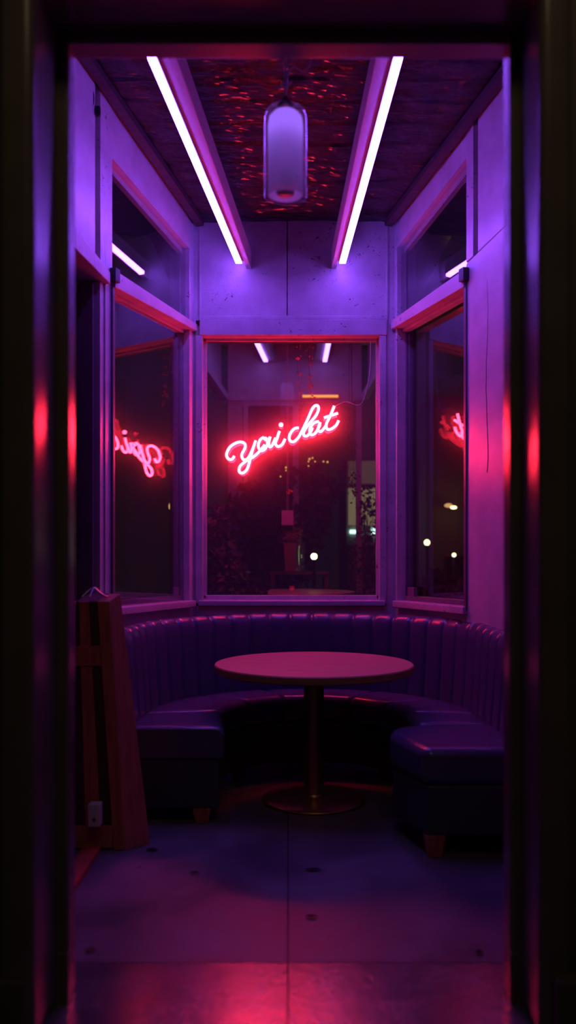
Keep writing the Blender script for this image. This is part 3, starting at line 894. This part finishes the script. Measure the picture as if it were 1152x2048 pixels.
# metal bail handle on top and steel bracket low down
hc = (TF + TB) / 2 + Vector((-.085, -.05, .004))
bm = bmesh.new()
tube(bm, smooth_path([hc + Vector((-.05, -.03, 0)), hc + Vector((-.025, -.01, .028)), hc + Vector((0, 0, .040)), hc + Vector((.03, .0, .016)), hc + Vector((.055, .02, 0))]), .0045, 8)
tube(bm, smooth_path([hc + Vector((-.01, -.05, 0)), hc + Vector((-.004, -.02, .03)), hc + Vector((.004, .0, .042)), hc + Vector((.03, .03, .012)), hc + Vector((.05, .05, .0))]), .004, 8)
sphere(bm, hc + Vector((0, 0, .036)), .011)
relt(bm); obj('handle', bm, M['steel'], bd, smooth=True)
p0 = S(188, 1630, 3.93)
bm = bmesh.new(); box(bm, p0.x - .027, p0.x + .027, p0.y - .012, p0.y + .045, p0.z - .05, p0.z + .05)
relt(bm); bk = obj('bracket', bm, M['alu'], bd, bevel=.003)
bm = bmesh.new(); sphere(bm, p0 + Vector((0, -.012, -.018)), .008); relt(bm); obj('screw', bm, M['black'], bd, smooth=True)

# red wooden threshold strip on the floor by the left door
bm = bmesh.new(); hexa(bm, [(-.90, 3.1, 0), (-.852, 3.1, 0), (-.850, 3.97, 0), (-.93, 3.97, 0), (-.90, 3.1, .03), (-.852, 3.1, .03), (-.850, 3.97, .03), (-.93, 3.97, .03)])
k_ += 1
struct(obj('trim_%d' % k_, bm, M['strip'], bevel=.003))

# hook with hanging wire high on the left wall
y_ = wy(-1, 188); q = Vector((wx(-1, y_), y_, wz(-1, 188, 222))) + wn(-1) * .02
hk = thing('wall_hook', 'small dark hook with a loop of wire high on the left wall', 'hook', q)
bm = bmesh.new(); box(bm, -.014, .014, -.012, .012, -.03, .02); obj('plate', bm, M['black'], hk, bevel=.003)
bm = bmesh.new(); tube(bm, smooth_path([(0, 0, .0), (.012, -.02, -.01), (.018, -.03, -.03), (.008, -.03, -.045), (0, -.025, -.03)]), .005, 8)
obj('hook', bm, M['black'], hk, smooth=True)
bm = bmesh.new()
for r_ in (.030, .024): tube(bm, smooth_path([(-.03 + r_ * .5 * math.cos(a), -.02, .055 + r_ * 1.6 * math.sin(a)) for a in [i * math.pi / 5 for i in range(11)]], 4), .0022, 6)
obj('wire_loop', bm, M['black'], hk, smooth=True)

# fallen leaves on the floor
def fallen(px, py, sx, sy, rot, lab):
    D = F * EYE / (py - 1100); x = (px - 575) * D / F
    bm = bmesh.new()
    n_ = 10; top = []
    for i in range(n_ + 1):
        t_ = i / n_; w_ = math.sin(math.pi * t_) ** .7
        for sgn in (-1, 0, 1):
            top.append(bm.verts.new(((t_ - .5) * 2 * sx, sgn * w_ * sy, .003 + .004 * abs(sgn) * w_ + .003 * math.sin(t_ * 7) ** 2)))
    for i in range(n_):
        for k in (0, 1):
            a = i * 3 + k
            try: bm.faces.new([top[a], top[a + 1], top[a + 4], top[a + 3]])
            except Exception: pass
    bmesh.ops.solidify(bm, geom=bm.faces[:], thickness=.0015)
    o = obj('fallen_leaf', bm, M['dryleaf'] if px < 200 else M['stem'], None, smooth=True)
    o.location = (x, D, .001); o.rotation_euler = (0, 0, rot)
    tag(o, lab, 'leaf', 'dead leaves on the floor')
fallen(180, 1903, .020, .011, .3, 'small curled red-brown leaf on the floor near the left door jamb')
fallen(303, 1702, .030, .014, .1, 'dark flat leaf on the floor at the foot of the wooden board')
fallen(388, 1748, .024, .008, .0, 'thin dark leaf lying left of the floor centre before the booth end')
fallen(625, 1742, .040, .013, .05, 'longest dark leaf on the floor in front of the table foot')
fallen(622, 1836, .026, .010, -.05, 'dark leaf on the floor just behind the slab joint, right of centre')
fallen(958, 1908, .016, .010, .4, 'small dark leaf on the floor by the right door jamb')

# ================================================================= outside, beyond the glass
bm = bmesh.new(); box(bm, -14, 14, 6.15, 26, -.12, -.02)
struct(obj('ground', bm, M['soil']))
# back-glass reflection modelled as a solid second bay (wall, beams, light strips, door frame)
FY = 9.5
def SF(px, py, D=FY): return S(px, py, D)
bm = bmesh.new()
box(bm, SF(455, 0).x, SF(722, 0).x, FY, FY + .12, SF(0, 800).z, SF(0, 560).z)
o = struct(obj('wall_mirrored', bm, M['twin']))
def fpart(px0, px1, py0, py1, y0, y1, nm, mm='twin'):
    bm = bmesh.new(); box(bm, SF(px0, 0).x, SF(px1, 0).x, y0, y1, SF(0, py1).z, SF(0, py0).z)
    q = obj(nm, bm, M[mm], o); return q
fpart(455, 722, 794, 802, FY - .05, FY, 'header_board')
fpart(455, 484, 800, 1200, FY, FY + .1, 'post')
fpart(484, 600, 800, 812, FY - .02, FY + .1, 'door_head')
fpart(486, 495, 812, 1200, FY - .02, FY + .1, 'door_stile'); fpart(585, 596, 812, 1200, FY - .02, FY + .1, 'door_stile')
fpart(712, 722, 800, 1200, FY, FY + .1, 'post')
fpart(496, 585, 812, 1200, FY + .08, FY + .1, 'door_leaf', 'darkwood')
# side cheeks of that bay
for sx, (pxa, pxb) in ((-1, (455, 395)), (1, (722, 775))):
    for (za, zb, nm) in ((SF(0, 800).z - .0, SF(0, 800).z + .07, 'rail'), (SF(0, 690).z, SF(0, 560).z, 'head')):
        bm = bmesh.new(); xa = SF(pxa, 0).x; xb = SF(pxb, 0, 7.4).x
        hexa(bm, [(xa, FY, za), (xb, 7.4, za), (xb + sx * .1, 7.4, za), (xa + sx * .1, FY, za), (xa, FY, zb), (xb, 7.4, zb), (xb + sx * .1, 7.4, zb), (xa + sx * .1, FY, zb)])
        obj('side_' + nm, bm, M['twin'], o)
    bm = bmesh.new()
    hexa(bm, [(xa + sx * .07, FY, SF(0, 800).z), (xb + sx * .07, 7.4, SF(0, 800).z), (xb + sx * .09, 7.4, SF(0, 800).z), (xa + sx * .09, FY, SF(0, 800).z)] +
         [(xa + sx * .07, FY, SF(0, 560).z), (xb + sx * .07, 7.4, SF(0, 560).z), (xb + sx * .09, 7.4, SF(0, 560).z), (xa + sx * .09, FY, SF(0, 560).z)])
    obj('side_panel', bm, M['twin'], o)
bm = bmesh.new(); box(bm, -1.1, 1.3, 6.2, FY + .1, SF(0, 640).z, SF(0, 640).z + .1)
struct(obj('ceiling_mirrored', bm, M['ceiling']))
for s, lab, cf, cn in ((-1, 'modelled reflection of a violet light strip in the back window, on the left', SF(531, 0).x, S(487, 0, 8.0).x),
                       (1, 'modelled reflection of a violet light strip in the back window, on the right', SF(648, 0).x, S(664, 0, 8.0).x)):
    za = SF(0, 727).z; zn = za + .05
    t = thing('light_strip', lab, 'light strip', (cf, FY - .1, za))
    def relt(bm): bmesh.ops.translate(bm, vec=-Vector(t.location), verts=bm.verts[:])
    bm = bmesh.new(); q = -s * .055
    x0f, x1f = sorted((cf + s * .03, cf + 2.0 * q)); x0n, x1n = sorted((cn + s * .03, cn + 2.0 * q))
    slope_prism(bm, (x0f, x1f, FY), (x0n, x1n, 7.6), za + .012, za + .12, zn + .012, zn + .12); relt(bm); obj('housing', bm, M['twin'], t)
    bm = bmesh.new(); slope_prism(bm, (cf - .022, cf + .022, FY - .1), (cn - .022, cn + .022, 7.6), za - .005, za + .012, zn - .005, zn + .012); relt(bm); obj('diffuser', bm, M['led_mirrored'], t)
# amber tube lamp on the mirrored wall
a, b = SF(600, 796), SF(678, 796)
t = thing('tube_lamp', 'horizontal amber tube lamp on the mirrored bay, behind the neon sign', 'lamp', (a + b) / 2 + Vector((0, -.10, 0)))
hw = (b.x - a.x) / 2
bm = bmesh.new(); box(bm, -hw, hw, 0, .045, -.02, .02); obj('housing', bm, M['bronze'], t)
bm = bmesh.new(); tube(bm, [(-hw + .02, -.015, 0), (hw - .02, -.015, 0)], .014, 10); obj('tube', bm, M['amber'], t, smooth=True)

# foliage
def leaf_quad(bm, c, size, rnd):
    d = Vector((rnd.gauss(0, 1), rnd.gauss(0, 1), rnd.gauss(0, 1) - .4)).normalized(); u = d.cross(Vector((rnd.random(), rnd.random(), rnd.random() + .1))).normalized()
    L_0 = size * rnd.uniform(.7, 1.4); W_ = L_0 * .32
    c = Vector(c)
    v = [bm.verts.new(c), bm.verts.new(c + d * L_0 * .5 + u * W_), bm.verts.new(c + d * L_0 * 1.0), bm.verts.new(c + d * L_0 * .5 - u * W_)]
    bm.faces.new(v)
def plant(label, cat, base, tops, nleaf, size, spread, mleaf='leaf', name='shrub', sr=.006, seed=1, group=None, pw=.7):
    rnd = random.Random(seed)
    t = thing(name, label, cat, base, group)
    bs = bmesh.new(); bl = bmesh.new()
    for tp in tops:
        r = Vector(tp) - Vector(base)
        mid = r * .5 + Vector((rnd.uniform(-.06, .06), rnd.uniform(-.05, .05), 0))
        path = smooth_path([(0, 0, 0), tuple(mid), tuple(r)], 8)
        tube(bs, path, sr, 5, sr * .4)
        for _ in range(nleaf // len(tops)):
            p = path[int((rnd.random() ** pw) * (len(path) - 1))]
            q = p + Vector((rnd.gauss(0, spread), rnd.gauss(0, spread), rnd.gauss(0, spread)))
            if q.z + t.location.z < .0: continue
            if (q + t.location).y < 6.12: continue
            leaf_quad(bl, q, size, rnd)
    obj('stem', bs, M['stem'], t); obj('foliage', bl, M[mleaf], t)
    return t
YO = 6.75
plant('dark bushy shrub outside, low at the left of the back window', 'shrub', (S(440, 0, YO).x, YO, -.02),
      [S(425, 1090, YO), S(450, 1120, YO + .1), S(480, 1140, YO), S(520, 1170, YO), S(440, 1000, YO + .2), S(415, 1040, YO)], 4200, .06, .032, seed=3)
plant('tall loose shrub outside behind the middle of the neon sign', 'shrub', (S(560, 0, 9.1).x, 9.1, -.02),
      [S(500, 960, 9.1), S(560, 930, 9.15), S(620, 930, 9.1), S(660, 960, 9.05), S(540, 1020, 9.1), S(470, 1000, 9.1)], 1900, .10, .04, seed=5, pw=.18)
plant('leafy dark shrub outside at the right, against the lit blind', 'shrub', (S(730, 0, 8.15).x, 8.15, -.02),
      [S(738, 965, 8.15), S(728, 985, 8.15), S(745, 1010, 8.2), S(712, 1080, 8.1), S(735, 1060, 8.15)], 1100, .042, .028, seed=8)
plant('drooping vine outside at the edge of the lit blind', 'vine', S(703, 501, 7.3), [S(705, 1000, 7.3), S(712, 1030, 7.35), S(700, 985, 7.3)], 90, .03, .022, name='vine', sr=.003, seed=9, pw=.12)
plant('dark shrub outside, low behind the right window', 'shrub', (S(890, 0, 9.4).x, 9.4, -.02),
      [S(880, 1150, 9.4), S(915, 1160, 9.4), S(850, 1170, 9.3)], 2000, .09, .045, seed=11)
plant('dry reddish climber outside, hanging left above the neon word', 'vine', S(596, 433, 6.6), [S(598, 720, 6.6), S(602, 760, 6.6), S(600, 800, 6.6)], 60, .016, .006, 'dryleaf', 'dry_climber', .0022, 12, pw=.16)
plant('dry orange climber outside, hanging right of its neighbour above the neon word', 'vine', S(622, 432, 6.55), [S(623, 740, 6.55), S(618, 785, 6.55), S(622, 805, 6.55)], 110, .017, .010, 'dryleaf', 'dry_climber', .0022, 13, pw=.16)
# orange blossom on the left climber
bm = bmesh.new()
for i in range(7):
    a = i * 2 * math.pi / 7
    sphere(bm, S(595, 717, 6.58) + Vector((.010 * math.cos(a), -.004, .006 * math.sin(a))), .007, 1.2, .6, .7)
q = S(595, 717, 6.58); bmesh.ops.translate(bm, vec=-q, verts=bm.verts[:])
o = obj('orange_flower', bm, M['orange'], None, smooth=True); o.location = q
tag(o, 'small orange flower at the top of the left dry climber', 'flower')
# yellow blossoms: buds in the shrub, with a glow put into their colour
for i, (a, b, r_) in enumerate(((618, 918, .014), (624, 916, .011), (616, 923, .010), (629, 923, .010), (616, 932, .010), (646, 923, .011), (654, 924, .013), (571, 935, .013), (571, 941, .009), (560, 953, .010))):
    bm = bmesh.new()
    for k in range(5):
        an = k * 2 * math.pi / 5
        sphere(bm, (r_ * .45 * math.cos(an), 0, r_ * .45 * math.sin(an)), r_ * .42, 1, .6, 1)
    sphere(bm, (0, -r_ * .3, 0), r_ * .4)
    o = obj('yellow_blossom', bm, emis('glow_painted_blossom', (1.0, .6, .12), .6) if i == 0 else bpy.data.materials['glow_painted_blossom'], None, smooth=True); o.location = S(a, b, 8.3)
    tag(o, 'tiny yellow blossom with painted glow among the shrub below the neon word', 'string light', 'yellow blossoms in the shrub')

# reflected table built as an object, cup, console with vase, bottle and white pot outside
DT = 7.5
zc = S(0, 1183, DT).z; x = S(597, 0, DT).x; rT = 112 / F * DT
t = thing('mirrored_table', 'modelled reflection of the round table, its top edge just above the back window sill', 'table', (x, DT, -.02))
bm = bmesh.new(); lathe(bm, [(0, zc - .02), (rT - .01, zc - .02), (rT, zc - .01), (rT, zc + .018), (rT - .006, zc + .022), (0, zc + .022)], seg=96)
obj('tabletop', bm, M['table'], t)
bm = bmesh.new(); lathe(bm, [(0, .02), (.04, .02), (.035, .06), (.035, zc - .02), (0, zc - .02)], seg=24); obj('pedestal', bm, M['bronze'], t, smooth=True)
bm = bmesh.new(); lathe(bm, [(0, 0), (.25, 0), (.25, .02), (0, .03)], seg=48); obj('base_plate', bm, M['bronze'], t)
q = S(583, 1183, DT - .1); z_ = zc + .002
t = thing('candle_cup', 'tiny red and white candle cup on the mirrored table', 'cup', (q.x, q.y, z_))
bm = bmesh.new(); lathe(bm, [(0, 0), (.018, 0), (.024, .02), (.024, .03), (0, .03)], seg=20); obj('cup', bm, M['white'], t, smooth=True)
bm = bmesh.new(); lathe(bm, [(0, .031), (.024, .031), (.022, .048), (0, .05)], seg=20); obj('candle', bm, mat('red_wax', (.7, .03, .03), .4), t, smooth=True)
DC = 8.35
zc = S(0, 1143, DC).z
t = thing('console_table', 'dark console outside carrying the vase and the bottle', 'console', (S(598, 0, DC).x, DC + .15, -.02))
hw = 60 / F * DC
bm = bmesh.new(); box(bm, -hw, hw, -.22, .22, zc - .01, zc + .02); obj('top', bm, M['darkwood'], t, bevel=.004)
for sx in (-1, 1):
    for sy in (-1, 1):
        bm = bmesh.new(); box(bm, sx * (hw - .03) - .02, sx * (hw - .03) + .02, sy * .18 - .02, sy * .18 + .02, 0, zc - .01); obj('leg', bm, M['darkwood'], t)
t = thing('planter', 'square purple-tinted vase with a bushy plant on the console outside', 'planter', (S(583, 0, DC).x, DC + .08, zc))
hh = 57 / F * DC; hw = 17 / F * DC
bm = bmesh.new(); hexa(bm, [(-hw * .8, -.07, 0), (hw * .8, -.07, 0), (hw * .8, .07, 0), (-hw * .8, .07, 0), (-hw, -.08, hh), (hw, -.08, hh), (hw, .08, hh), (-hw, .08, hh)])
obj('vase', bm, mat('plum_glaze', (.20, .05, .13), .4), t, bevel=.004)
bm = bmesh.new(); rnd = random.Random(4)
for _ in range(140): leaf_quad(bm, (rnd.gauss(0, hw * .6), rnd.gauss(0, .05), hh + rnd.uniform(.0, .11)), .035, rnd)
obj('foliage', bm, M['dryleaf'], t)
t = thing('bottle', 'clear glass bottle with a long neck on the console outside', 'bottle', (S(599, 0, DC).x, DC - .05, zc))
bh = 88 / F * DC
bm = bmesh.new(); lathe(bm, [(0, 0), (.038, 0), (.042, .01), (.042, bh * .55), (.03, bh * .66), (.014, bh * .72), (.012, bh * .97), (.015, bh), (0, bh)], seg=28); obj('body', bm, M['bottle'], t, smooth=True)
# white square hanging pot with flower
q = S(574, 1036, 7.2); hw = 12 / F * 7.2; hh = 15 / F * 7.2
t = thing('hanging_pot', 'white square pot hanging on thin cords behind the glass, with an orange flower', 'pot', q)
bm = bmesh.new(); box(bm, -hw, hw, -hw, hw, -hh, hh); obj('pot', bm, M['potgrey'], t, bevel=.004)
bm = bmesh.new()
for dx in (-.004, .006): tube(bm, [(dx, -hw * .5, hh), (dx, -hw * .5, hh + .12), (dx * .3, 0, 2.24)], .0013, 5)
obj('cord', bm, M['cord'], t)
bm = bmesh.new(); rnd = random.Random(2)
for _ in range(12): leaf_quad(bm, (.015 + rnd.gauss(0, .006), 0, .215 + rnd.gauss(0, .006)), .022, rnd)
obj('flower', bm, M['orange'], t)

# neighbouring buildings with lit openings
q0, q1 = S(692, 1190, 14), S(790, 905, 14)
t = thing('far_building', 'lit beige building far outside at the right of the back window', 'building', (q0.x, 14, -.02))
bm = bmesh.new(); box(bm, .0, 2.2, .06, 2, 0, 2.86); obj('wall', bm, M['beige'], t)
def lp(px0, px1, py0, py1, m_, nm, dy=0):
    a = S(px0, py1, 14); b = S(px1, py0, 14)
    bm = bmesh.new(); box(bm, a.x - q0.x, b.x - q0.x, dy, .06, a.z + .02, b.z + .02); return obj(nm, bm, M[m_], t)
lp(696, 790, 922, 974, 'lit_dim', 'blind'); lp(696, 790, 976, 1050, 'lit', 'window')
lp(696, 790, 968, 976, 'beige', 'lintel', -.03)
lp(699, 720, 1060, 1067, 'cold', 'shelf_light', .02); lp(743, 764, 1056, 1069, 'cold', 'shelf_light', .02)
lp(696, 790, 1090, 1180, 'beige', 'plinth_wall', -.01)
q0 = S(800, 1240, 12.5)
t = thing('garden_building', 'dark brown building outside the right window with two small wall lamps', 'building', (S(862, 0, 12.5).x, 12.5, -.02))
bm = bmesh.new(); box(bm, 0, .75, 0, 1.2, 0, 3.6); obj('wall', bm, M['beige'], t)
bm = bmesh.new(); box(bm, .18, .5, -.02, 0, 0, 1.30); obj('doorway', bm, M['black'], t)
# wall lamps and garden lamps
def lampball(nm, lab, px, py, D, r, m_, post=True, sx=1.0, sz=1.0):
    q = S(px, py, D)
    t = thing(nm, lab, 'lamp', (q.x, q.y, -.02 if post else q.z))
    z = q.z + .02 if post else 0
    bm = bmesh.new(); sphere(bm, (0, 0, z), r, sx, 1, sz); obj('globe', bm, M[m_], t, smooth=True)
    if post:
        bm = bmesh.new(); lathe(bm, [(0, 0), (.06, 0), (.05, .03), (.014, .05), (.014, z - r * .95), (r * .5, z - r * .9), (0, z - r * .85)], seg=16); obj('post', bm, M['black'], t, smooth=True)
    else:
        bm = bmesh.new(); box(bm, -.02, .02, r * .8, r * .8 + .06, -.02, .02); obj('bracket', bm, M['black'], t)
lampball('garden_lamp', 'greenish-white round garden lamp shining right of the bottle, through the back window', 627, 1113, 8.1, .031, 'globe')
lampball('garden_lamp', 'yellow round garden lamp low outside the right window', 853, 1085, 11.5, .038, 'warm')
lampball('garden_lamp', 'smallest pale garden lamp, low at the edge of the right window', 907, 1110, 11.5, .026, 'globe')
M['warm_dim'] = emis('warm_dim_lamp', (1.0, .55, .2), .8)
lampball('wall_lamp', 'dim orange wall lamp outside the right window', 896, 1011, 12.3, .05, 'warm_dim', False, 1.2, .6)
lampball('wall_lamp', 'bright yellow wall lamp outside the right window, beside the dim orange one', 906, 1015, 12.2, .035, 'warm', False, 1.3, .6)
lampball('wall_lamp', 'small warm lamp outside the left window', 340, 1013, 11, .03, 'warm_dim', True, .8, 1.4)
